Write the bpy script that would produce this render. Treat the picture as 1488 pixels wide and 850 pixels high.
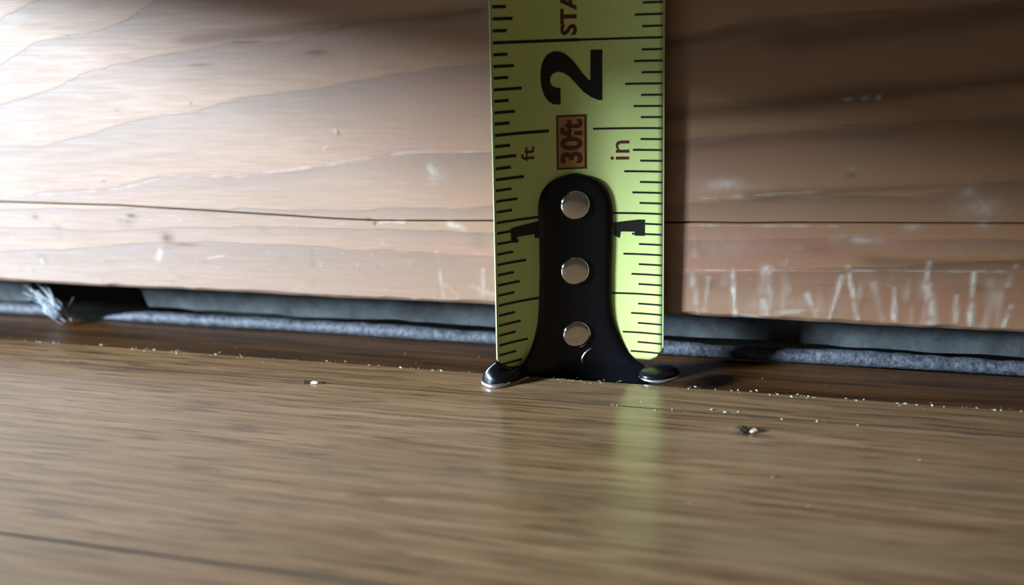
import bpy, bmesh, math, random
import numpy as np
from mathutils import Vector, Matrix

# ------------------------------------------------------------------ scene, camera, light
for o in list(bpy.data.objects):
    bpy.data.objects.remove(o, do_unlink=True)
S = bpy.context.scene
C = S.collection
IN = 0.0254                      # everything is laid out in inches; X right, Y into the wall, Z up
R2 = math.radians

CAM_POS = (1.0106, -5.1640, 2.0818)
PITCH, ROLL, YAW, FPX = 0.2895, -0.0320, 0.2676, 1296.2
cam = bpy.data.cameras.new('camera')
cam_o = bpy.data.objects.new('camera', cam)
C.objects.link(cam_o)
fwd = Vector((-math.sin(YAW) * math.cos(PITCH), math.cos(YAW) * math.cos(PITCH), -math.sin(PITCH)))
rgt = Vector((math.cos(YAW), math.sin(YAW), 0))
up = rgt.cross(fwd)
rg2 = rgt * math.cos(ROLL) + up * math.sin(ROLL)
up2 = rg2.cross(fwd)
mw = Matrix((rg2, up2, -fwd)).transposed().to_4x4()
mw.translation = Vector(CAM_POS) * IN
cam_o.matrix_world = mw
cam.sensor_fit = 'HORIZONTAL'
cam.sensor_width = 36.0
cam.lens = 36.0 * FPX / 1488.0
cam.clip_start = 0.002
cam.clip_end = 50
cam.dof.use_dof = True
cam.dof.focus_distance = 5.35 * IN
cam.dof.aperture_fstop = 14.0
S.camera = cam_o

w = bpy.data.worlds.new('World')
S.world = w
w.use_nodes = True
w.node_tree.nodes['Background'].inputs[0].default_value = (1.0, 0.88, 0.66, 1)
w.node_tree.nodes['Background'].inputs[1].default_value = 0.05

PHI, ELEV, LDIST = R2(56), R2(14.6), 42.0
ld = bpy.data.lights.new('window_daylight', 'AREA')
ld.shape = 'RECTANGLE'
ld.size, ld.size_y = 6 * IN, 6 * IN
ld.energy = 48
ld.color = (0.68, 0.85, 1.0)
lo = bpy.data.objects.new('window_daylight', ld)
C.objects.link(lo)
ldir = Vector((-math.sin(PHI) * math.cos(ELEV), -math.cos(PHI) * math.cos(ELEV), math.sin(ELEV)))
lo.location = (Vector((0, 0, 0.6)) + ldir * LDIST) * IN
lo.rotation_euler = ldir.to_track_quat('Z', 'Y').to_euler()

S.view_settings.view_transform = 'Standard'
S.view_settings.look = 'None'
S.view_settings.gamma = 1
S.view_settings.use_curve_mapping = False
S.view_settings.exposure = 0.0

# ------------------------------------------------------------------ small helpers
def tag(o, label=None, cat=None, group=None, kind=None):
    if label: o['label'] = label
    if cat: o['category'] = cat
    if group: o['group'] = group
    if kind: o['kind'] = kind
    return o

def link(name, me, mat=None, parent=None, smooth=False):
    o = bpy.data.objects.new(name, me)
    C.objects.link(o)
    if mat: me.materials.append(mat)
    if parent:
        o.parent = parent
        o.matrix_parent_inverse = Matrix.Translation(-parent.location)
    if smooth:
        me.polygons.foreach_set('use_smooth', [True] * len(me.polygons))
    return o

def mesh_np(name, v, f, mat=None, parent=None, smooth=False):
    me = bpy.data.meshes.new(name)
    me.from_pydata((np.asarray(v, float) * IN).tolist(), [], [list(map(int, q)) for q in f])
    me.validate()
    me.update()
    return link(name, me, mat, parent, smooth)

def empty(name, loc=(0, 0, 0)):
    o = bpy.data.objects.new(name, None)
    o.empty_display_size = 0.01
    C.objects.link(o)
    o.location = Vector(loc) * IN
    return o

def bm_obj(name, bm, mat=None, parent=None, smooth=False):
    bmesh.ops.scale(bm, vec=(IN, IN, IN), verts=bm.verts)
    bmesh.ops.recalc_face_normals(bm, faces=bm.faces)
    me = bpy.data.meshes.new(name)
    bm.to_mesh(me)
    bm.free()
    return link(name, me, mat, parent, smooth)

def box_bm(x0, x1, y0, y1, z0, z1, bev=0.0, seg=2):
    bm = bmesh.new()
    bmesh.ops.create_cube(bm, size=1)
    for v in bm.verts:
        v.co = ((x0 + x1) / 2 + v.co.x * (x1 - x0), (y0 + y1) / 2 + v.co.y * (y1 - y0), (z0 + z1) / 2 + v.co.z * (z1 - z0))
    if bev:
        bmesh.ops.bevel(bm, geom=list(bm.edges), offset=bev, segments=seg, affect='EDGES', profile=0.5)
    return bm

def fade(t): return t * t * (3 - 2 * t)

def vnoise(x, y, seed=0):
    """smooth value noise in [-1,1] on arrays"""
    x = np.asarray(x, float); y = np.asarray(y, float)
    xi = np.floor(x).astype(np.int64); yi = np.floor(y).astype(np.int64)
    fx = fade(x - xi); fy = fade(y - yi)
    def h(a, b):
        n = (a * 374761393 + b * 668265263 + seed * 1442695041) & 0xffffffff
        n = ((n ^ (n >> 13)) * 1274126177) & 0xffffffff
        return ((n ^ (n >> 16)) & 0xffff) / 32767.5 - 1
    return ((h(xi, yi) * (1 - fx) + h(xi + 1, yi) * fx) * (1 - fy) + (h(xi, yi + 1) * (1 - fx) + h(xi + 1, yi + 1) * fx) * fy)

# ------------------------------------------------------------------ materials
class NT:
    def __init__(self, name):
        self.m = bpy.data.materials.new(name)
        self.m.use_nodes = True
        self.t = self.m.node_tree
        self.p = self.t.nodes['Principled BSDF']
    def n(self, kind, **kw):
        nd = self.t.nodes.new(kind)
        for k, v in kw.items():
            if k.startswith('i_'):
                nd.inputs[int(k[2:])].default_value = v
            else:
                setattr(nd, k, v)
        return nd
    def l(self, a, b): self.t.links.new(a, b)
    def mapping(self, scale, rot=(0, 0, 0)):
        tc = self.n('ShaderNodeTexCoord')
        mp = self.n('ShaderNodeMapping')
        mp.inputs['Scale'].default_value = [s / IN for s in scale]
        mp.inputs['Rotation'].default_value = rot
        self.l(tc.outputs['Object'], mp.inputs[0])
        return mp.outputs[0]
    def noise(self, vec, scale=1, detail=4, rough=.55, dist=0):
        nd = self.n('ShaderNodeTexNoise')
        nd.inputs['Scale'].default_value = scale
        nd.inputs['Detail'].default_value = detail
        nd.inputs['Roughness'].default_value = rough
        nd.inputs['Distortion'].default_value = dist
        if vec: self.l(vec, nd.inputs['Vector'])
        return nd.outputs['Fac']
    def ramp(self, fac, stops, interp='LINEAR'):
        r = self.n('ShaderNodeValToRGB')
        r.color_ramp.interpolation = interp
        e = r.color_ramp.elements
        while len(e) < len(stops): e.new(0.5)
        for el, (p, c) in zip(e, stops):
            el.position = p
            el.color = (c, c, c, 1) if not hasattr(c, '__len__') else (*c, 1)
        self.l(fac, r.inputs[0])
        return r.outputs['Color']
    def mix(self, fac, a, b, blend='MIX'):
        m = self.n('ShaderNodeMix', data_type='RGBA', blend_type=blend)
        for s, val in ((m.inputs[0], fac), (m.inputs[6], a), (m.inputs[7], b)):
            if hasattr(val, 'is_linked'): self.l(val, s)
            elif hasattr(val, '__len__'): s.default_value = (*val, 1)
            else: s.default_value = val
        return m.outputs[2]
    def math(self, op, a, b=0.0, c=0.0):
        m = self.n('ShaderNodeMath', operation=op)
        for s, val in zip(m.inputs, (a, b, c)):
            if hasattr(val, 'is_linked'): self.l(val, s)
            else: s.default_value = val
        return m.outputs[0]
    def attr(self, name):
        a = self.n('ShaderNodeAttribute', attribute_name=name)
        return a.outputs['Fac']
    def bump(self, h, strength, dist):
        b = self.n('ShaderNodeBump')
        b.inputs['Strength'].default_value = strength
        b.inputs['Distance'].default_value = dist * IN
        self.l(h, b.inputs['Height'])
        self.l(b.outputs[0], self.p.inputs['Normal'])
    def set(self, **kw):
        for k, v in kw.items():
            s = self.p.inputs[k.replace('_', ' ')]
            if hasattr(v, 'is_linked'): self.l(v, s)
            elif hasattr(v, '__len__'): s.default_value = (*v, 1) if len(v) == 3 else v
            else: s.default_value = v
        return self

def mat_board():
    t = NT('aged_pine')
    ring = t.attr('ring')
    vec = t.mapping((1.1, 1.1, 14))
    fine = t.noise(vec, 3.0, 5, .6)
    blot = t.noise(t.mapping((.8, .8, 2.2)), 1.4, 4, .6)
    ph = t.math('FRACT', t.math('ADD', ring, t.math('MULTIPLY', t.math('SUBTRACT', fine, 0.5), 0.16)))
    band = t.ramp(ph, [(0.0, 0.40), (0.04, 1.0), (0.30, 0.88), (0.70, 0.58), (0.95, 0.28), (1.0, 0.22)])
    col = t.mix(band, (0.088, 0.031, 0.006), (0.262, 0.117, 0.034))
    col = t.mix(t.ramp(fine, [(0.35, 0.0), (0.7, 0.55)]), col, (0.215, 0.088, 0.026))
    col = t.mix(t.ramp(blot, [(0.45, 0.0), (0.75, 0.6)]), col, (0.25, 0.095, 0.040))
    col = t.mix(t.attr('red'), col, (0.24, 0.065, 0.034))
    col = t.mix(t.attr('dark'), col, (0.05, 0.03, 0.018))
    col = t.mix(t.attr('wear_glint'), col, (0.50, 0.45, 0.39))
    t.set(Base_Color=col, Roughness=t.ramp(fine, [(0.3, 0.68), (0.7, 0.76)]))
    t.set(Specular_IOR_Level=t.math('SUBTRACT', 1.0, t.math('MULTIPLY', t.attr('dark'), 0.9)))
    t.p.inputs['IOR'].default_value = 1.76
    t.p.inputs['Anisotropic'].default_value = 0.35          # brushed along the grain
    tan = t.n('ShaderNodeCombineXYZ')
    tan.inputs[2].default_value = 1.0
    t.l(tan.outputs[0], t.p.inputs['Tangent'])
    hgt = t.math('ADD', t.math('MULTIPLY', band, 0.5), t.math('MULTIPLY', fine, 0.5))
    t.bump(hgt, 0.45, 0.010)
    return t.m

def mat_floor(name='oak_plank', tint=1.0):
    t = NT(name)
    streak = t.noise(t.mapping((0.9, 16, 6)), 1.0, 5, .6, .3)
    pores = t.noise(t.mapping((2.2, 34, 10)), 1.0, 3, .5)
    broad = t.noise(t.mapping((0.35, 2.2, 2)), 1.0, 3, .5)
    col = t.mix(t.ramp(streak, [(0.3, 0.0), (0.7, 1.0)]), (0.140, 0.070, 0.031), (0.365, 0.222, 0.114))
    col = t.mix(t.ramp(pores, [(0.36, 0.85), (0.47, 0.0)]), col, (0.085, 0.048, 0.024))
    col = t.mix(t.ramp(broad, [(0.4, 0.0), (0.7, 0.5)]), col, (0.23, 0.155, 0.088))
    t.set(Base_Color=col, Roughness=t.ramp(streak, [(0.3, 0.20), (0.7, 0.27)]))
    t.p.inputs['Specular IOR Level'].default_value = 0.8
    t.bump(t.math('ADD', t.math('MULTIPLY', streak, .6), t.math('MULTIPLY', pores, .4)), 0.12, 0.006)
    return t.m

def mat_strip():
    t = NT('dark_stained_wood')
    streak = t.noise(t.mapping((0.8, 14, 6)), 1.0, 5, .6)
    col = t.mix(t.ramp(streak, [(0.35, 0.0), (0.7, 1.0)]), (0.030, 0.013, 0.003), (0.13, 0.052, 0.014))
    t.set(Base_Color=col, Roughness=0.42)
    t.bump(streak, 0.2, 0.006)
    return t.m

def mat_grey(name, a, b, scale, rough, bump=.5, dist=.01):
    t = NT(name)
    n1 = t.noise(t.mapping((1, 1, 1)), scale, 5, .65)
    t.set(Base_Color=t.mix(t.ramp(n1, [(0.35, 0.0), (0.68, 1.0)]), a, b), Roughness=rough)
    t.bump(n1, bump, dist)
    return t.m

def mat_plain(name, col, rough=.4, metal=0.0, coat=0.0, var=.12, scale=9):
    t = NT(name)
    n1 = t.noise(t.mapping((1, 1, 1)), scale, 4, .6)
    c2 = tuple(c * (1 - var) for c in col)
    t.set(Base_Color=t.mix(n1, c2, tuple(min(1, c * (1 + var)) for c in col)), Roughness=rough, Metallic=metal)
    t.p.inputs['Coat Weight'].default_value = coat
    t.p.inputs['Coat Roughness'].default_value = 0.12
    return t.m

M = {}
M['board'] = mat_board()
M['floor'] = mat_floor()
M['strip'] = mat_strip()
M['wallgrey'] = mat_grey('grey_wall_plaster', (0.028, 0.031, 0.033), (0.072, 0.080, 0.084), 5, .9, .6, .02)
M['bead'] = mat_grey('grey_foam_cord', (0.03, 0.034, 0.045), (0.125, 0.135, 0.165), 22, .55, .8, .02)
M['subfloor'] = mat_grey('dusty_subfloor', (0.012, 0.011, 0.010), (0.03, 0.027, 0.024), 6, .95)
M['paint'] = mat_grey('wall_paint', (0.30, 0.29, 0.27), (0.36, 0.35, 0.33), 3, .8, .1)
M['blade'] = mat_plain('yellow_green_lacquer', (0.56, 0.66, 0.23), .45, 0, .40, .05, 14)
M['bladeedge'] = mat_plain('bare_steel_edge', (0.34, 0.38, 0.20), .5, 0)
M['ink'] = mat_plain('black_ink', (0.006, 0.006, 0.006), .4)
M['redink'] = mat_plain('red_brown_ink', (0.10, 0.018, 0.010), .4)
M['tanink'] = mat_plain('tan_ink', (0.36, 0.22, 0.065), .4)
M['hook'] = mat_plain('black_painted_steel', (0.004, 0.004, 0.006), .32, 0, 0.0)
M['hook'].node_tree.nodes['Principled BSDF'].inputs['Specular IOR Level'].default_value = 0.3
M['chrome'] = mat_plain('polished_steel', (0.72, 0.72, 0.74), .12, 1.0, 0, .04)
M['worn'] = mat_plain('worn_glint_steel', (0.78, 0.79, 0.84), .28, .9, 0, .15, 30)
M['case'] = mat_plain('yellow_plastic', (0.70, 0.46, 0.03), .35)
M['rubber'] = mat_plain('black_rubber', (0.02, 0.02, 0.02), .6)
M['dust'] = mat_plain('pale_sawdust', (0.62, 0.52, 0.36), .8, 0, 0, .3, 30)
M['crumb'] = mat_plain('dark_brown_crumb', (0.045, 0.026, 0.013), .7, 0, 0, .5, 30)
M['flake'] = mat_plain('pale_flake', (0.60, 0.48, 0.36), .7, 0, 0, .2, 30)
M['lint'] = mat_plain('whitish_lint', (0.62, 0.66, 0.72), .8, 0, 0, .15, 30)
M['brass'] = mat_plain('aged_brass', (0.45, 0.33, 0.12), .35, 1.0)

# ------------------------------------------------------------------ floor
YS, YJ, YF = -0.1706, -0.5091, -2.3907
floor = tag(empty('floor', (0, 0, 0)), 'oak-look plank floor with dark joints and a satin sheen', None, None, 'structure')
for (a, b) in ((YS, YJ), (YJ, YF), (YF, YF - 3.6), (YF - 3.6, YF - 7.2)):
    bm = box_bm(-16, 12, b + 0.003, a - 0.003, -0.30, 0.0, 0.0015, 1)
    bm_obj('plank', bm, M['floor'], floor)
for y, hw in ((YJ, 0.0055), (YF, 0.008), (YF - 3.6, 0.010)):
    bm_obj('joint', box_bm(-16, 12, y - hw, y + hw, -0.28, 0.0006), M['subfloor'], floor)
sub = bm_obj('subfloor', box_bm(-16, 12, -10, 3.0, -0.5, -0.31), M['subfloor'], floor)

strip = bm_obj('trim_1', box_bm(-16, 12, YS + 0.004, 0.57, -0.30, -0.085, 0.006, 1), M['strip'])
tag(strip, 'dark brown stained wood strip in the gap under the baseboard', None, None, 'structure')

# ------------------------------------------------------------------ wall behind, with a ragged bottom and one dark cavity
def wall_back():
    xs = np.concatenate([np.linspace(-16, -5, 12), np.linspace(-4.95, 3.2, 320), np.linspace(3.4, 12, 10)])
    zb = 0.018 + 0.016 * vnoise(xs * 1.4, xs * 0, 3) + 0.008 * vnoise(xs * 6, xs * 0, 5)
    edge = np.clip((xs + 4.75) / .05, 0, 1) * np.clip((-3.62 - xs) / .16, 0, 1)
    zb = np.where((xs > -4.75) & (xs < -3.62), zb + edge * .5, zb)
    n = len(xs)
    zs = [None, 0.12, 0.2, 0.3, 0.7, 14.0]
    v, f = [], []
    for k in range(6):
        for i, x in enumerate(xs):
            z = zb[i] if k == 0 else max(zs[k], zb[i] + 0.002 * k)
            yy = 0.68 + 0.006 * float(vnoise(x * 5, z * 9, 8)) if k < 5 else 0.68
            v.append((x, yy, z))
    for k in range(5):
        for i in range(n - 1):
            f.append((k * n + i, k * n + i + 1, (k + 1) * n + i + 1, (k + 1) * n + i))
    b = len(v)
    for i, x in enumerate(xs): v.append((x, 1.25, zb[i]))
    for i in range(n - 1): f.append((i + 1, i, b + i, b + i + 1))
    t = len(v)
    for i, x in enumerate(xs): v.append((x, 1.25, 14.0))
    for i in range(n - 1):
        f.append((5 * n + i, 5 * n + i + 1, t + i + 1, t + i)); f.append((t + i, t + i + 1, b + i + 1, b + i))
    return mesh_np('wall_back', v, f, M['wallgrey'])
tag(wall_back(), 'rough grey wall behind the baseboard with a dark cavity', None, None, 'structure')

# ------------------------------------------------------------------ baseboard: two boards meeting in a thin crack
YB, ZB, ZT = 0.115, 0.343, 4.6
crack_x = [-16, -4.285, -3.284, -2.155, -1.652, -1.335, -0.531, 0.623, 1.433, 2.443, 12]
crack_z = [0.98, 0.962, 0.961, 0.923, 0.907, 0.897, 0.917, 0.933, 0.950, 0.976, 1.0]
def crackz(x): return np.interp(x, crack_x, crack_z) + 0.003 * vnoise(x * 3, x * 0, 21)

GRAIN = [   # growth-ring lines across the face of the board (x, z)
    [ (-4.40, 0.584), (-3.79, 0.615), (-3.25, 0.683), (-2.62, 0.723), (-1.58, 0.699), (-0.63, 0.685), (0.63, 0.618), (1.45, 0.681), (2.47, 0.768) ],
    [ (-4.35, 0.774), (-3.46, 0.763), (-2.61, 0.821), (-1.57, 0.839), (-0.62, 0.838), (0.62, 0.814), (1.62, 0.874), (2.46, 0.872) ],
    [ (-4.32, 0.910), (-2.06, 0.949), (-0.56, 0.999), (0.62, 1.032), (1.16, 1.083), (1.79, 1.118), (2.42, 1.181) ],
    [ (-4.30, 1.002), (-3.69, 1.048), (-3.26, 1.084), (-2.89, 1.166), (-2.31, 1.168), (-1.68, 1.243), (-1.08, 1.331), (-0.54, 1.343), (0.61, 1.404), (1.40, 1.482), (2.38, 1.559) ],
    [ (-4.22, 1.344), (-3.68, 1.399), (-3.33, 1.466), (-2.98, 1.554), (-2.54, 1.606), (-2.24, 1.675), (-1.87, 1.714), (-1.48, 1.777), (-1.02, 1.836), (-0.61, 1.877), (0.60, 1.992), (0.97, 2.080), (1.53, 2.097), (2.31, 2.132) ],
    [ (-4.14, 1.655), (-3.69, 1.745), (-3.35, 1.873), (-2.97, 1.946), (-2.64, 1.979), (-2.20, 2.028), (-1.84, 2.044), (-1.45, 2.108), (-0.57, 2.190), (0.63, 2.301), (2.29, 2.330) ],
    [ (-4.08, 1.937), (-3.76, 2.076), (-3.31, 2.118), (-3.02, 2.197), (-2.74, 2.316), (-1.89, 2.407), (-0.55, 2.501), (2.26, 2.524) ],
    [ (-4.01, 2.228), (-3.64, 2.349), (-2.85, 2.572), (-0.54, 2.794), (2.23, 2.776) ],
    ]
def ringfield(x, z):
    z = z + 0.010 * vnoise(x * 2.6, z * 3, 31) + 0.006 * vnoise(x * 7, z * 6, 32)
    zk = [np.full_like(x, 0.20)] + [np.interp(x, [p[0] for p in l], [p[1] for p in l]) for l in GRAIN]
    for k in range(9):
        zk.append(zk[-1] + 0.30 + 0.06 * math.sin(k * 2.2))
    ph = np.zeros_like(x)
    for k in range(len(zk) - 1):
        ph += np.clip((z - zk[k]) / np.maximum(zk[k + 1] - zk[k], 0.02), 0, 1)
    return ph

RIDGE_GLINT = [(-4.30, 1.005), (-3.70, 1.040), (-3.25, 1.082), (-2.87, 1.166), (-2.28, 1.176), (-1.68, 1.255), (-1.08, 1.345), (-.53, 1.352)]
STREAKS = [(*a, *b, .006, .30) for a, b in zip(RIDGE_GLINT, RIDGE_GLINT[1:])] + [  # ridge highlight painted pale, plus pale scuffs low on the board: x0,z0 -> x1,z1, half width, strength
    (.690, .650, .735, .370, .016, .45), (.790, .600, .775, .380, .010, .35), (.930, .660, .958, .352, .012, .95), (.960, .372, 1.15, .362, .012, .7),
    (1.120, .665, 1.135, .395, .030, .75), (1.15, .400, 1.42, .430, .012, .55), (1.36, .52, 1.42, .39, .014, .5), (1.545, .640, 1.49, .375, .011, .6),
    (1.570, .700, 1.650, .385, .011, .9), (1.72, .60, 1.78, .39, .02, .3), (1.83, .58, 1.845, .395, .012, .85), (2.000, .740, 1.995, .600, .011, .8),
    (2.00, .60, 2.045, .390, .026, .75), (2.16, .55, 2.17, .40, .014, .5), (2.235, .690, 2.245, .380, .012, .8), (2.44, .740, 2.41, .62, .014, .6),
    (2.44, .50, 2.42, .385, .014, .85), (2.60, .70, 2.64, .40, .015, .6), (2.85, .60, 2.83, .40, .02, .6), (.655, .644, 1.55, .672, .004, .45),
    (1.55, .675, 2.75, .715, .004, .35), (.64, .918, 1.5, .935, .005, .35), (.66, 1.075, 1.40, 1.135, .006, .35), (.70, .85, .71, .73, .01, .3),
    (-4.045, .575, -4.030, .515, .014, .9), (-3.00, .640, -3.03, .58, .022, .45), (-2.62, .60, -2.50, .62, .008, .6), (-.945, 1.255, -.92, 1.215, .018, .65),
    (-.83, .890, -.74, .862, .020, .6), (-1.30, .893, -1.15, .895, .010, .6), (-.93, .70, -.90, .40, .008, .35), (-.62, .60, -.63, .42, .014, .4),
    (-1.58, 1.487, -1.565, 1.455, .008, .8), (-1.67, 1.36, -1.60, 1.41, .006, .4), (-1.12, .372, -1.06, .362, .014, .8), (-.70, .48, -.56, .43, .02, .35),
]
BLOBS = [  # x,z,rx,rz,strength of worn pale patches
    (.88, 1.165, .13, .035, .42), (.80, 1.15, .24, .06, .16), (2.22, 1.05, .12, .055, .34), (2.15, 1.13, .04, .06, .25), (1.60, .86, .14, .022, .35),
    (1.90, .94, .05, .02, .3), (2.25, .97, .05, .03, .25), (.85, .80, .30, .08, .10), (1.2, .45, .35, .06, .14), (-.9, 1.2, .05, .06, .25), (1.50, 1.645, .035, .010, .6), (1.59, 1.650, .016, .012, .8), (1.66, 1.655, .012, .014, .8), (1.55, 1.26, .02, .015, .4)]
DARKS = [  # dents and dirt specks
    (-1.555, 1.463, .010, .016, .7), (-2.93, .735, .05, .045, .6), (-2.80, .690, .12, .014, .45), (-3.20, .885, .045, .016, .7), (-3.25, .84, .07, .03, .3), (-4.02, .86, .03, .016, .5),
    (-3.38, 1.13, .012, .010, .5), (-1.39, .905, .022, .010, .6), (-1.345, .878, .010, .014, .8), (-2.50, 1.905, .10, .010, .45), (-1.66, 1.965, .09, .022, .5),
    (-2.15, 2.04, .16, .008, .5), (-3.18, 1.62, .025, .006, .5), (-3.86, 1.46, .03, .005, .35), (-2.6, 1.66, .010, .010, .6), (1.55, 1.23, .03, .02, .35),
    (2.04, 1.70, .03, .018, .7), (1.95, .72, .30, .035, .35), (1.4, .79, .10, .03, .2), (.80, .56, .04, .03, .25), (1.1, 1.08, .12, .018, .35), (2.3, .60, .12, .02, .3)]
BANDS = [  # dark mineral streaks along the grain
    (.50, 1.560, 2.60, 1.765, .060, .60), (1.25, 1.97, 2.60, 2.12, .070, .45), (.55, 1.97, 1.20, 2.06, .025, .35), (1.05, 1.105, 2.60, 1.215, .030, .50),
    (.62, 1.40, 1.70, 1.46, .045, .30), (1.75, .735, 2.60, .765, .030, .45), (-2.6, 2.06, -.65, 2.18, .030, .35)]
REDS = [(1.0, .72, .55, .16, .40), (2.0, .52, .70, .12, .35), (.75, 1.30, .35, .12, .35), (-.62, 1.73, .30, .06, .55), (-.9, 1.80, .40, .05, .3), (1.45, .78, .16, .07, .6), (.80, 1.17, .28, .06, .35), (.76, .70, .35, .02, .35), (-1.1, 1.36, .55, .05, .25), (-.8, .70, .5, .06, .2)]

def paint_fields(x, z):
    wear_glint = np.zeros_like(x); dark = np.zeros_like(x); red = np.zeros_like(x)
    br = 0.45 + 0.55 * vnoise(x * 16, z * 12, 41) + 0.35 * vnoise(x * 50, z * 34, 42)
    for (x0, z0, x1, z1, hw, st) in STREAKS:
        dx, dz = x1 - x0, z1 - z0
        tt = np.clip(((x - x0) * dx + (z - z0) * dz) / (dx * dx + dz * dz), 0, 1)
        d = np.hypot(x - x0 - tt * dx, z - z0 - tt * dz) + 0.007 * vnoise(x * 13, z * 13, 43)
        wear_glint = np.maximum(wear_glint, st * np.exp(-(d / hw) ** 2) * np.clip(br + .25, 0, 1))
    for (cx, cz, rx, rz, st) in BLOBS:
        d2 = ((x - cx) / rx) ** 2 + ((z - cz) / rz) ** 2
        wear_glint = np.maximum(wear_glint, st * np.exp(-d2) * np.clip(.3 + 1.1 * br, 0, 1.4))
    for (cx, cz, rx, rz, st) in DARKS:
        d2 = ((x - cx) / rx) ** 2 + ((z - cz) / rz) ** 2
        dark = np.maximum(dark, st * np.exp(-d2))
    for (x0, z0, x1, z1, hw, st) in BANDS:
        dx, dz = x1 - x0, z1 - z0
        tt = np.clip(((x - x0) * dx + (z - z0) * dz) / (dx * dx + dz * dz), 0, 1)
        d = np.hypot((x - x0 - tt * dx) * .3, z - z0 - tt * dz) + 0.018 * vnoise(x * 2.5, z * 9, 44)
        dark = np.maximum(dark, st * np.exp(-(d / hw) ** 2))
    for (cx, cz, rx, rz, st) in REDS:
        d2 = ((x - cx) / rx) ** 2 + ((z - cz) / rz) ** 2
        red = np.maximum(red, st * np.exp(-d2))
    haze = np.clip(vnoise(x * 9, z * 2.6, 46) * .7 + vnoise(x * 31, z * 9, 47) * .5 - .18, 0, 1)
    wear_glint = np.maximum(wear_glint, .55 * haze * np.clip((x - .55) / .1, 0, 1) * np.clip((.68 - z) / .12, 0, 1))
    smut = np.clip(vnoise(x * 6, z * 9, 48) * .6 + vnoise(x * 17, z * 24, 49) * .6 - .45, 0, 1)
    dark = np.maximum(dark, .35 * smut * np.clip((.93 - z) / .1, 0, 1))
    speck = np.clip((vnoise(x * 26, z * 30, 51) - .80) * 5, 0, 1)
    wear_glint = np.maximum(wear_glint, speck * .16 * (z < .9))
    return np.clip(wear_glint, 0, 1), np.clip(dark, 0, 1), red

def board(lofn, hifn, nz, splits, parent):
    xs = np.concatenate([np.linspace(-16, -5.2, 14), np.linspace(-4.9, 3.2, 680), np.linspace(3.4, 12, 12)])
    nx = len(xs)
    lo_, hi_ = lofn(xs), hifn(xs)
    d = []
    for i, (a, b, n) in enumerate(splits):
        d.append(np.linspace(a, b, n, endpoint=(i == len(splits) - 1)))
    s = np.concatenate(d)
    nzv = len(s)
    X = np.tile(xs, (nzv, 1))
    Z = lo_[None, :] + (hi_ - lo_)[None, :] * s[:, None]
    dl = Z - lo_[None, :]; dh = hi_[None, :] - Z
    isbot = lo_.max() < 0.5
    Y = np.full_like(X, YB)
    if isbot:
        chip = 0.036 + 0.010 * np.clip(vnoise(xs * 7, xs * 0, 61), 0, 1)[None, :]
        Y += 0.050 * np.clip(1 - dl / chip, 0, 1) ** 1.5
        Y += 0.010 * np.clip(1 - dh / 0.007, 0, 1) ** 2
    else:
        Y += 0.010 * np.clip(1 - dl / 0.007, 0, 1) ** 2
    ring = ringfield(X, Z)
    wear_glint, dark, red = paint_fields(X, Z)
    Y += 0.0035 * vnoise(X * .8, Z * 2.5, 71) + 0.010 * np.clip(dark - .45, 0, 1) - 0.003 * wear_glint
    v = np.stack([X, Y, Z], -1).reshape(-1, 3)
    idx = np.arange(nx * nzv).reshape(nzv, nx)
    f = np.stack([idx[:-1, :-1], idx[:-1, 1:], idx[1:, 1:], idx[1:, :-1]], -1).reshape(-1, 4).tolist()
    loop = list(idx[0, :]) + list(idx[1:, -1]) + list(idx[-1, ::-1][1:]) + list(idx[::-1, 0][1:-1])
    back = v[loop].copy(); back[:, 1] = 0.67
    base = len(v); v = np.concatenate([v, back]); nl = len(loop)
    for i in range(nl):
        j = (i + 1) % nl
        f.append([int(loop[j]), int(loop[i]), base + i, base + j])
    f.append([base + i for i in range(nl)][::-1])
    o = mesh_np('board', v, f, M['board'], parent)
    me = o.data
    for nm, arr in (('ring', ring), ('wear_glint', wear_glint), ('dark', dark), ('red', red)):
        a = me.attributes.new(nm, 'FLOAT', 'POINT')
        full = np.concatenate([arr.reshape(-1), arr.reshape(-1)[loop]]).astype(np.float32)
        a.data.foreach_set('value', full)
    sm = np.zeros(len(me.polygons), bool); sm[:(nx - 1) * (nzv - 1)] = True
    me.polygons.foreach_set('use_smooth', sm)
    return o
bb = tag(empty('baseboard_back', (0, 0.2, 0.35)), 'scuffed varnished pine baseboard with a long hairline crack', None, None, 'structure')
zb_fn = lambda x: ZB + 0.004 * vnoise(x * 1.1, x * 0, 81) + 0.0025 * vnoise(x * 9, x * 0, 82)
board(zb_fn, lambda x: crackz(x) - 0.0035, 0, [(0, .08, 14), (.08, .97, 80), (.97, 1, 8)], bb)
board(lambda x: crackz(x) + 0.0035, lambda x: np.full_like(x, ZT), 0, [(0, .006, 8), (.006, .47, 170), (.47, 1, 14)], bb)

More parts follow.
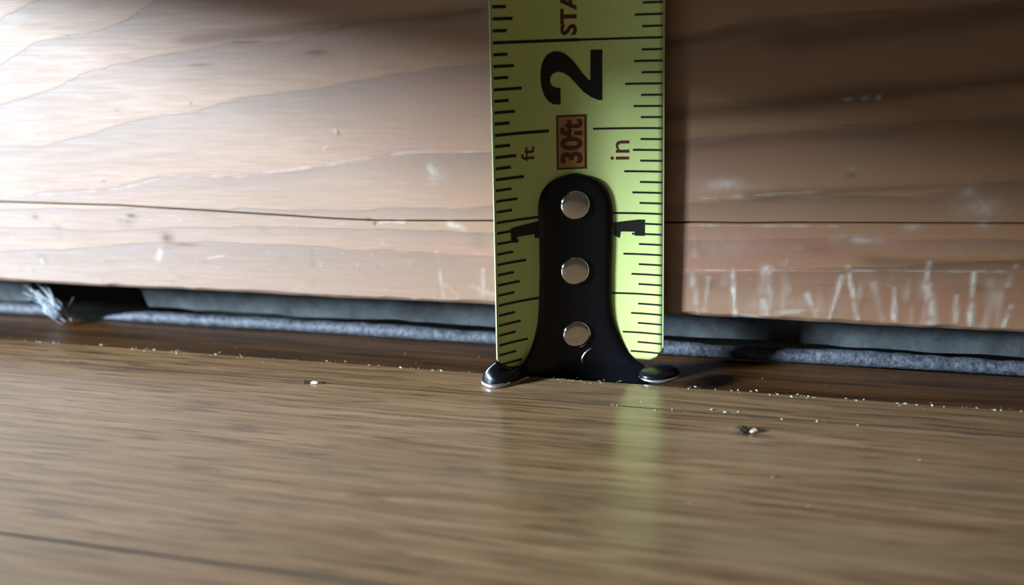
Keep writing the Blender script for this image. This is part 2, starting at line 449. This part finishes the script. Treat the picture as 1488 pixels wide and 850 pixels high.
# ------------------------------------------------------------------ grey cord lying in the gap
def cord(name, x0, x1, r0, taper0, taper1, seed, label):
    n = int((x1 - x0) * 34); m = 12
    v, f = [], []
    for i in range(n + 1):
        x = x0 + (x1 - x0) * i / n
        k = min(1, (i / n) * (x1 - x0) / taper0) if taper0 else 1
        if taper1: k = min(k, (1 - i / n) * (x1 - x0) / taper1 + .15)
        k = max(k, .12) ** .6
        r = r0 * k * (1 + .09 * float(vnoise(x * 2.3, 0, seed)) + .05 * float(vnoise(x * 11, 0, seed + 1)))
        yc = 0.60 + .012 * float(vnoise(x * .9, 0, seed + 2))
        for j in range(m):
            a = 2 * math.pi * j / m
            v.append((x, yc + r * 1.05 * math.cos(a), -0.085 + r * .92 + r * math.sin(a) * .95))
    for i in range(n):
        for j in range(m):
            f.append((i * m + j, i * m + (j + 1) % m, (i + 1) * m + (j + 1) % m, (i + 1) * m + j))
    f.append(tuple(range(m))[::-1]); f.append(tuple(n * m + j for j in range(m)))
    o = mesh_np(name, v, f, M['bead'], None, True)
    return tag(o, label, None, None, 'structure')
cord('trim_2', -16, -4.33, 0.050, 0, .05, 101, 'grey foam sealing cord ending at the frayed white tuft')
cord('trim_3', -4.05, 12, 0.050, .45, 0, 111, 'long grey foam sealing cord running behind the tape hook')

# frayed tuft where the cord is torn
def tuft():
    rnd = random.Random(5)
    bm = bmesh.new()
    for k in range(30):
        base = Vector((-4.22 + rnd.gauss(0, .03), 0.45 + rnd.gauss(0, .04), -0.06 + rnd.random() * .03))
        if k < 22: tip = Vector((-4.40 + rnd.gauss(0, .05), 0.40 + rnd.gauss(0, .05), .13 + rnd.random() * .11))
        else: tip = Vector((-4.27 + rnd.gauss(0, .05), 0.40 + rnd.gauss(0, .05), .07 + rnd.random() * .16))
        mid = (base + tip) / 2 + Vector((rnd.gauss(0, .02), rnd.gauss(0, .02), rnd.gauss(0, .01)))
        r = .004 + rnd.random() * .007
        rings = []
        for p, rr in ((base, r * 1.5), (mid, r), (tip, r * .25)):
            rings.append([bm.verts.new(p + Vector((rr * math.cos(a), rr * math.sin(a) * .6, rr * .3 * math.sin(a)))) for a in (0, 2.1, 4.2)])
        for a, b in zip(rings, rings[1:]):
            for j in range(3):
                bm.faces.new((a[j], a[(j + 1) % 3], b[(j + 1) % 3], b[j]))
        bm.faces.new(rings[0]); bm.faces.new(rings[-1])
    o = bm_obj('lint_tuft', bm, M['lint'], None, True)
    return tag(o, 'frayed whitish fibre tuft sticking up beside the dark cavity', 'lint')
tuft()

# ------------------------------------------------------------------ unseen wooden leaf, added only to shade the upper part of the board
XD, ZD = -5.2, 2.99
shade_leaf = tag(empty('shade_leaf_1', (XD, 0.0, ZD)), 'unseen framed wooden panel added to cast shade on the board', None, None, 'structure')
bm_obj('shade_leaf_panel', box_bm(XD - .55, XD - .20, -12.2, -1.6, ZD + 1.6, ZD + 20, .02), M['board'], shade_leaf)
for nm, y0, y1, z0, z1 in (('stile', -1.9, .06, ZD, ZD + 22), ('stile', -14, -11.8, ZD, ZD + 22), ('rail', -11.8, -1.9, ZD, ZD + 2.2), ('rail', -11.8, -1.9, ZD + 19.6, ZD + 22)):
    bm_obj(nm, box_bm(XD - .75, XD, y0, y1, z0, z1, .03), M['board'], shade_leaf)

# ------------------------------------------------------------------ tape measure
TD, TLEAN, TSIDE, TW0, TW1, TS0, TS1 = 0.3781, 0.0186, 0.0079, 0.5134, -0.0146, 0.1596, -0.0206
TA = Vector((math.cos(TD), math.sin(TD), 0))
TN = Vector((math.sin(TD), -math.cos(TD), 0))
TX = Vector((math.sin(TSIDE), -math.sin(TLEAN), math.cos(TLEAN)))
def tw(t): return TW0 + TW1 * min(t, 2.3)
def tp(t, c, off=0.0):
    ww = tw(t); ss = TS0 + TS1 * min(t, 2.3)
    k = 2 * ss * c / (ww * ww)                         # slope of the cross-section
    nn = (TN - TA * k).normalized()
    return TA * c + TN * (ss * (c / ww) ** 2) + TX * t + nn * off

tape = empty('tape_measure', (0, 0, 0))
tag(tape, 'steel tape measure with a yellow-green blade standing upright against the baseboard', 'tape measure')

def blade():
    nu, TT = 28, 3.5
    ts = np.concatenate([np.linspace(0.0, .14, 8)[:-1], np.linspace(.14, TT, 60)])
    v, f = [], []
    for off in (0.0, -0.008):
        for t in ts:
            for i in range(nu + 1):
                u = -1 + 2 * i / nu
                # rounded lower corners, cut end
                tb = 0.075 + 0.065 * max(0, (abs(u) - .87) / .13) ** 1.6
                tt = tb + (t / TT) * (TT - tb)
                v.append(tp(tt, u * tw(tt), off))
    n = nu + 1; m = len(ts); b = n * m
    for k in range(m - 1):
        for i in range(nu):
            q = (k * n + i, k * n + i + 1, (k + 1) * n + i + 1, (k + 1) * n + i)
            f.append(q); f.append(tuple(b + x for x in q[::-1]))
        for i, sgn in ((0, 1), (nu, -1)):
            q = (k * n + i, (k + 1) * n + i, b + (k + 1) * n + i, b + k * n + i)
            f.append(q if sgn == 1 else q[::-1])
    for i in range(nu):
        f.append((i + 1, i, b + i, b + i + 1)); k = (m - 1) * n
        f.append((k + i, k + i + 1, b + k + i + 1, b + k + i))
    return mesh_np('blade', v, f, M['blade'], tape, True)
bl = blade()
bl.data.polygons.foreach_set('use_smooth', [True] * len(bl.data.polygons))
for s in (-1, 1):                                        # pale bare edges of the blade
    v, f = [], []
    for k in range(70):
        t = .165 + (3.5 - .165) * k / 69
        for c, off in ((s * (tw(t) - .004), .0012), (s * (tw(t) + .002), .0012), (s * (tw(t) + .002), -.009)):
            v.append(tp(t, c, off))
    for k in range(69):
        for j in range(2):
            f.append((k * 3 + j, k * 3 + j + 1, k * 3 + j + 4, k * 3 + j + 3))
    mesh_np('blade_edge', v, f, M['bladeedge'], bl)

OFF = 0.0016
def flat_bm(polys):
    """polys in (c,t); cut into narrow strips and wrapped on to the blade"""
    bm = bmesh.new()
    for p in polys:
        bm.faces.new([bm.verts.new((a, b, 0)) for a, b in p])
    bmesh.ops.triangulate(bm, faces=bm.faces)
    return bm
def wrap(bm, name, mat, off=OFF, step=.03):
    x0 = min(v.co.x for v in bm.verts); x1 = max(v.co.x for v in bm.verts)
    k = math.ceil(x0 / step) * step
    while k < x1:
        bmesh.ops.bisect_plane(bm, geom=list(bm.verts) + list(bm.edges) + list(bm.faces), plane_co=(k, 0, 0), plane_no=(1, 0, 0), dist=1e-6)
        k += step
    for v in bm.verts:
        v.co = tp(v.co.y, v.co.x, off)
    return bm_obj(name, bm, mat, bl)
def rect(c0, c1, t0, t1): return [(c0, t0), (c1, t0), (c1, t1), (c0, t1)]

left, right = [], []
for k in range(2, 56):
    t = k / 16.0
    ww = tw(t)
    hl = .0085 if t > 1.2 else .0075
    hr = .0062
    cl0 = -ww * .978; cr1 = ww * .985
    if k % 16 == 0:
        le, ri = 0.03, 0.03
    elif k % 8 == 0:
        le, ri = -0.155, 0.105
    elif k % 4 == 0:
        le, ri = -0.312, 0.283
    elif k % 2 == 0:
        le, ri = -0.355, 0.330
    else:
        le, ri = -0.390, 0.370
    left.append(rect(cl0, le, t - hl, t + hl))
    right.append(rect(ri, cr1, t - hr, t + hr))
wrap(flat_bm(left), 'tick_scale', M['ink'])
wrap(flat_bm(right), 'tick_scale', M['ink'])

# the big 2, traced as an outline, lying on its side
o2 = [(860, 345), (860, 680), (832, 679), (785, 658), (735, 622), (688, 572), (640, 518), (600, 490), (560, 481), (528, 490), (507, 515), (503, 545), (517, 572), (545, 585), (576, 588), (576, 700),
      (530, 698), (490, 675), (462, 635), (444, 580), (437, 520), (440, 460), (455, 408), (482, 368), (520, 348), (562, 346), (606, 362), (648, 395), (690, 445), (730, 500), (765, 537), (780, 546), (780, 345)]
wrap(flat_bm([[(-.201 + (x - 437) / 423 * .358, 1.943 - (y - 345) / 355 * .297) for x, y in o2]]), 'numeral', M['ink'])
# small serif 1 on each edge
def one(c0, c1, tc):
    return [(c0, tc + .030), (c0, tc - .048), (c0 + .035, tc - .066), (c0 + .040, tc - .026), (c1 - .055, tc - .026), (c1 - .055, tc - .050), (c1, tc - .050), (c1, tc + .050), (c1 - .03, tc + .050), (c1 - .03, tc + .030)]
wrap(flat_bm([one(-.402, -.200, .925)]), 'numeral', M['ink'], OFF + .0006)
wrap(flat_bm([one(.225, .400, .913)]), 'numeral', M['ink'], OFF + .0006)

def text_bm(s, c_base, c_top, t0, t1, bold=.02):
    cu = bpy.data.curves.new('tmp', 'FONT')
    cu.body = s
    cu.offset = bold
    cu.resolution_u = 3
    ob = bpy.data.objects.new('tmp', cu)
    C.objects.link(ob)
    dg = bpy.context.evaluated_depsgraph_get()
    dg.update()
    me = bpy.data.meshes.new_from_object(ob.evaluated_get(dg))
    bm = bmesh.new(); bm.from_mesh(me)
    bpy.data.objects.remove(ob, do_unlink=True); bpy.data.curves.remove(cu); bpy.data.meshes.remove(me)
    xs = [v.co.x for v in bm.verts]; ys = [v.co.y for v in bm.verts]
    ax, bx, ay, by = min(xs), max(xs), min(ys), max(ys)
    for v in bm.verts:                                   # reads upwards, letter tops to the left
        v.co = (c_base + (c_top - c_base) * (v.co.y - ay) / (by - ay), t0 + (t1 - t0) * (v.co.x - ax) / (bx - ax), 0)
    bmesh.ops.triangulate(bm, faces=bm.faces)
    return bm
B0, B1, B2, B3, BW = -.111, .066, 1.270, 1.585, .011
wrap(flat_bm([rect(B0, B1, B2, B3)]), 'printed_box', M['tanink'], OFF * .7)
wrap(flat_bm([rect(B0, B1, B2, B2 + BW), rect(B0, B1, B3 - BW, B3), rect(B0, B0 + BW, B2, B3), rect(B1 - BW, B1, B2, B3)]), 'printed_frame', M['redink'], OFF * 1.3)
wrap(text_bm('30ft', .044, -.090, 1.305, 1.560, .035), 'lettering', M['redink'], OFF * 1.6)
wrap(text_bm('ft', -.245, -.325, 1.337, 1.419, .008), 'lettering', M['redink'])
wrap(text_bm('in', .309, .205, 1.317, 1.430, .004), 'lettering', M['redink'])
wrap(text_bm('STA', .014, -.082, 2.026, 2.262, .035), 'lettering', M['redink'])

# hook: strap riveted to the blade, flaring at the foot, with two ears
hook_t = [-.083, .03, .072, .11, .156, .199, .261, .311, .36, .445, .65, .85, .962, 1.03, 1.086, 1.13, 1.169, 1.20, 1.224, 1.238, 1.246]
hook_l = [-.31, -.33, -.328, -.322, -.305, -.288, -.267, -.254, -.245, -.237, -.228, -.227, -.229, -.232, -.228, -.215, -.193, -.160, -.115, -.062, -.01]
hook_r = [.44, .42, .359, .322, .298, .278, .253, .237, .226, .217, .217, .221, .222, .220, .210, .196, .170, .138, .095, .045, .01]
def hook_strap():
    tss = [t for t in np.linspace(-.083, 1.20, 60)] + [1.21, 1.222, 1.232, 1.240, 1.246]
    n = 20
    v, f = [], []
    for t in tss:
        a = np.interp(t, hook_t, hook_l); b = np.interp(t, hook_t, hook_r)
        end = max(0.0, (t - 1.20) / .046)
        for i in range(n + 1):
            s = -math.cos(math.pi * i / n)
            e = 1 - abs(s) ** 10
            off = .004 + .030 * e * math.sqrt(max(0, 1 - min(1, end) ** 2 * .95))
            v.append(tp(t, a + (b - a) * (s + 1) / 2, off))
    m = len(tss); w_ = n + 1
    for k in range(m - 1):
        for i in range(n):
            f.append((k * w_ + i, k * w_ + i + 1, (k + 1) * w_ + i + 1, (k + 1) * w_ + i))
    # back skin along the blade, so that the strap is solid
    b0 = len(v)
    for t in tss:
        a = np.interp(t, hook_t, hook_l); b = np.interp(t, hook_t, hook_r)
        for i in range(n + 1):
            s = -math.cos(math.pi * i / n)
            v.append(tp(t, a + (b - a) * (s + 1) / 2, .0035))
    for k in range(m - 1):
        for i in range(n):
            f.append((b0 + k * w_ + i, b0 + (k + 1) * w_ + i, b0 + (k + 1) * w_ + i + 1, b0 + k * w_ + i + 1))
        f.append((k * w_, (k + 1) * w_, b0 + (k + 1) * w_, b0 + k * w_))
        f.append((k * w_ + n, b0 + k * w_ + n, b0 + (k + 1) * w_ + n, (k + 1) * w_ + n))
    for i in range(n):
        f.append((i, b0 + i, b0 + i + 1, i + 1))
        e0 = (m - 1) * w_
        f.append((e0 + i, e0 + i + 1, b0 + e0 + i + 1, b0 + e0 + i))
    return mesh_np('hook', v, f, M['hook'], tape, True)
hook = hook_strap()

def loft(name, rows, thick, mat, parent, nd):
    """smooth sheet through rows of points, thickened along nd"""
    R_ = [[Vector(p) for p in r] for r in rows]
    def cr(p, x):
        n = len(p) - 1; i = min(int(x), n - 1); t = x - i
        a, b, c, d = p[max(i - 1, 0)], p[i], p[i + 1], p[min(i + 2, n)]
        return .5 * (2 * b + (c - a) * t + (2 * a - 5 * b + 4 * c - d) * t * t + (3 * b - a - 3 * c + d) * t ** 3)
    NU, NV = 14, 10
    g = []
    for j in range(NV + 1):
        row = []
        for i in range(NU + 1):
            col = [cr(r, (len(r) - 1) * i / NU) for r in R_]
            row.append(cr(col, (len(R_) - 1) * j / NV))
        g.append(row)
    v, f = [], []
    for s in (0, 1):
        for row in g:
            for p in row: v.append(p + Vector(nd) * (thick if s else 0))
    w_ = NU + 1; b = w_ * (NV + 1)
    for j in range(NV):
        for i in range(NU):
            q = (j * w_ + i, j * w_ + i + 1, (j + 1) * w_ + i + 1, (j + 1) * w_ + i)
            f.append(q); f.append(tuple(b + x for x in q[::-1]))
    ring = [i for i in range(w_)] + [j * w_ + NU for j in range(1, NV + 1)] + [NV * w_ + i for i in range(NU - 1, -1, -1)] + [j * w_ for j in range(NV - 1, 0, -1)]
    for i in range(len(ring)):
        a_, c_ = ring[i], ring[(i + 1) % len(ring)]
        f.append((a_, c_, b + c_, b + a_)[::-1])
    return mesh_np(name, v, f, mat, parent, True)

# left ear: turns from the strap forwards on to the floor
r0 = [tp(.150, -.520, .006), tp(.085, -.43, .012), tp(.085, -.345, .02), tp(.20, -.290, .03)]
r1 = [Vector((-.492, -.350, .085)), Vector((-.405, -.372, .060)), Vector((-.315, -.315, .060)), Vector((-.268, -.185, .10))]
r2 = [Vector((-.515, -.352, .012)), Vector((-.428, -.388, .006)), Vector((-.335, -.310, .012)), Vector((-.262, -.165, .004))]
loft('hook_ear', [r0, r1, r2], .022, M['hook'], hook, (-.25, .75, .55))
# right ear: small rounded plate
def ear_r():
    bm = bmesh.new()
    n = 28; layers = [(.90, .004), (1.0, .014), (1.0, .034), (.86, .050), (.45, .056)]
    rings = []
    for k, z in layers:
        rings.append([bm.verts.new((.522 + .118 * k * math.cos(a) + .03 * math.sin(a), -.035 + .112 * k * math.sin(a), z)) for a in [2 * math.pi * i / n for i in range(n)]])
    for a, b in zip(rings, rings[1:]):
        for i in range(n): bm.faces.new((a[i], a[(i + 1) % n], b[(i + 1) % n], b[i]))
    bm.faces.new(rings[0][::-1]); bm.faces.new(rings[-1])
    return bm_obj('hook_ear', bm, M['hook'], hook, True)
ear_r()
def rim(pts, r, parent):
    bm = bmesh.new(); rings = []
    P = [Vector(p) for p in pts]
    fine = []
    for i in range(len(P) - 1):
        a, b, c, d = P[max(i - 1, 0)], P[i], P[i + 1], P[min(i + 2, len(P) - 1)]
        for k in range(5):
            t = k / 5
            fine.append(.5 * (2 * b + (c - a) * t + (2 * a - 5 * b + 4 * c - d) * t * t + (3 * b - a - 3 * c + d) * t ** 3))
    fine.append(P[-1])
    for i, p in enumerate(fine):
        d = (fine[min(i + 1, len(fine) - 1)] - fine[max(i - 1, 0)]).normalized()
        s = d.cross(Vector((0, 0, 1))).normalized(); u_ = s.cross(d)
        e = math.sin(math.pi * min(max(i / (len(fine) - 1), .04), .96)) ** .4
        rings.append([bm.verts.new(p + (s * math.cos(a) + u_ * math.sin(a)) * r * e) for a in [2 * math.pi * k / 8 for k in range(8)]])
    for a, b in zip(rings, rings[1:]):
        for k in range(8): bm.faces.new((a[k], a[(k + 1) % 8], b[(k + 1) % 8], b[k]))
    bm.faces.new(rings[0]); bm.faces.new(rings[-1])
    o = bm_obj('worn_glint_edge', bm, M['worn'], parent, True)
    o['label'] = 'bright worn metal edge, or highlight shaped in metal'
    return o
rim([(-.520, -.345, .022), (-.495, -.372, .014), (-.435, -.396, .013), (-.385, -.372, .015), (-.345, -.325, .018)], .013, hook)
rim([(.405, -.085, .016), (.44, -.128, .015), (.50, -.147, .014), (.56, -.135, .015), (.615, -.085, .018), (.64, -.04, .024)], .010, hook)

rim([tp(.055, .035, .035), tp(.085, .030, .036), tp(.125, .055, .036), tp(.150, .090, .035)], .006, hook)  # small highlight on the strap, shaped as a bright metal line
def rivet(c, t):
    ctr = tp(t, c, .030)
    bm = bmesh.new(); n = 32
    prof = [(.088, 0), (.089, .006), (.087, .012), (.081, .0175), (.073, .0215), (.062, .0240), (.045, .0258), (.02, .0268)]
    rings = [[bm.verts.new(ctr + (TA * math.cos(a) + TX * math.sin(a)) * r + TN * h) for a in [2 * math.pi * i / n for i in range(n)]] for r, h in prof]
    for a, b in zip(rings, rings[1:]):
        for i in range(n): bm.faces.new((a[i], a[(i + 1) % n], b[(i + 1) % n], b[i]))
    bm.faces.new(rings[-1])
    o = bm_obj('rivet', bm, M['chrome'], hook, True)
    o['label'] = 'shiny round steel rivet'
for c, t in ((-.008, 1.062), (-.012, .657), (-.003, .246)): rivet(c, t)

# case at the upper end of the blade, above the picture
def case_solid(name, prof, hw, mat, bev):
    bm = bmesh.new()
    base = TX * 3.4
    def P(n_, x_, a_): return base + TN * n_ + TX * x_ + TA * a_
    A = [bm.verts.new(P(n_, x_, -hw)) for n_, x_ in prof]; B = [bm.verts.new(P(n_, x_, hw)) for n_, x_ in prof]
    bm.faces.new(A[::-1]); bm.faces.new(B); k = len(prof)
    for i in range(k): bm.faces.new((A[i], A[(i + 1) % k], B[(i + 1) % k], B[i]))
    es = [e for e in bm.edges if not (abs((e.verts[0].co - e.verts[1].co).dot(TA)) > hw)]
    bmesh.ops.bevel(bm, geom=es, offset=bev, segments=3, affect='EDGES', profile=.5)
    return bm_obj(name, bm, mat, tape, True)
def rr(n0, n1, x0, x1, rad):
    out = []
    for (cn, cx, a0, r) in ((n1 - rad[0], x0 + rad[0], -90, rad[0]), (n1 - rad[1], x1 - rad[1], 0, rad[1]), (n0 + rad[2], x1 - rad[2], 90, rad[2]), (n0 + rad[3], x0 + rad[3], 180, rad[3])):
        for k in range(9):
            a = R2(a0 + 90 * k / 8); out.append((cn + r * math.cos(a), cx + r * math.sin(a)))
    return out
case_solid('case_shell', rr(-.16, 2.7, 0, 2.9, (.5, 1.1, .3, .08)), .68, M['case'], .10)
case_solid('case_bumper', rr(-.22, .30, .55, 2.6, (.1, .1, .1, .1)), .71, M['rubber'], .05)
case_solid('case_label', [(1.3 + .85 * math.cos(2 * math.pi * k / 40), 1.5 + .85 * math.sin(2 * math.pi * k / 40)) for k in range(40)], .70, M['rubber'], .02)
case_solid('lock_button', rr(1.5, 2.2, -.14, .25, (.12, .1, .1, .12)), .28, M['rubber'], .04)

# ------------------------------------------------------------------ sawdust and crumbs
def sawdust():
    rnd = random.Random(9)
    bm = bmesh.new()
    def grain(x, y, z, s):
        d = [Vector((rnd.gauss(0, 1), rnd.gauss(0, 1), rnd.gauss(0, .7))).normalized() for _ in range(4)]
        q = [bm.verts.new((x + v.x * s * rnd.uniform(.7, 1.6), y + v.y * s, z + abs(v.z) * s)) for v in d]
        for a in ((0, 1, 2), (0, 1, 3), (0, 2, 3), (1, 2, 3)):
            bm.faces.new([q[i] for i in a])
    for _ in range(520):
        x = rnd.uniform(-4.9, 3.0)
        cl = .5 + .5 * math.sin(x * 3.1) * math.sin(x * 7.7 + 1)
        if rnd.random() > .25 + .75 * cl: continue
        grain(x, YS + rnd.gauss(-.004, .018), -.004, rnd.choice((.004, .005, .007, .009, .012)))
    for _ in range(70):
        x = rnd.uniform(.0, 2.8); grain(x, YJ + rnd.gauss(0, .012), -.004, rnd.choice((.004, .005, .007, .009)))
    for _ in range(60):
        grain(rnd.uniform(-4.8, 2.9), rnd.uniform(YS, .45), -.085, rnd.choice((.003, .004, .006)))
    for _ in range(60):
        grain(rnd.uniform(-4.2, 2.4), rnd.uniform(-1.7, YS), 0, rnd.choice((.003, .004, .005)))
    for (x, y, s) in ((1.179, -1.202, .014), (.86, -.47, .013), (.93, -.49, .011), (1.0, -.47, .009), (-1.50, -.525, .016)):
        grain(x, y, 0, s)
    o = bm_obj('sawdust', bm, M['dust'])
    return tag(o, 'pale sawdust grains scattered along the edge of the floor planks', 'sawdust', None, 'stuff')
sawdust()

def crumb(name, x, y, sx, sy, sz, mat, seed, label, cat):
    rnd = random.Random(seed)
    bm = bmesh.new()
    bmesh.ops.create_icosphere(bm, subdivisions=2, radius=1)
    for v in bm.verts:
        k = 1 + rnd.uniform(-.22, .22)
        v.co = (x + v.co.x * sx * k, y + v.co.y * sy * k, max(0.0005, sz * .8 + v.co.z * sz * k))
    return tag(bm_obj(name, bm, mat), label, cat)
crumb('wood_crumb', 1.022, -.728, .034, .030, .020, M['crumb'], 3, 'dark brown crumb on the floor beside a pale flake, right of the hook', 'crumb')
crumb('wood_flake', 1.075, -.712, .032, .024, .012, M['flake'], 4, 'pale wood flake touching the dark crumb, right of the hook', 'flake')
crumb('wood_crumb', -1.605, -.530, .024, .016, .010, M['crumb'], 5, 'flat dark crumb on the floor beside a white flake, left of the hook', 'crumb')
crumb('wood_flake', -1.545, -.525, .028, .016, .009, M['flake'], 6, 'whitish flake beside the flat dark crumb, left of the hook', 'flake')
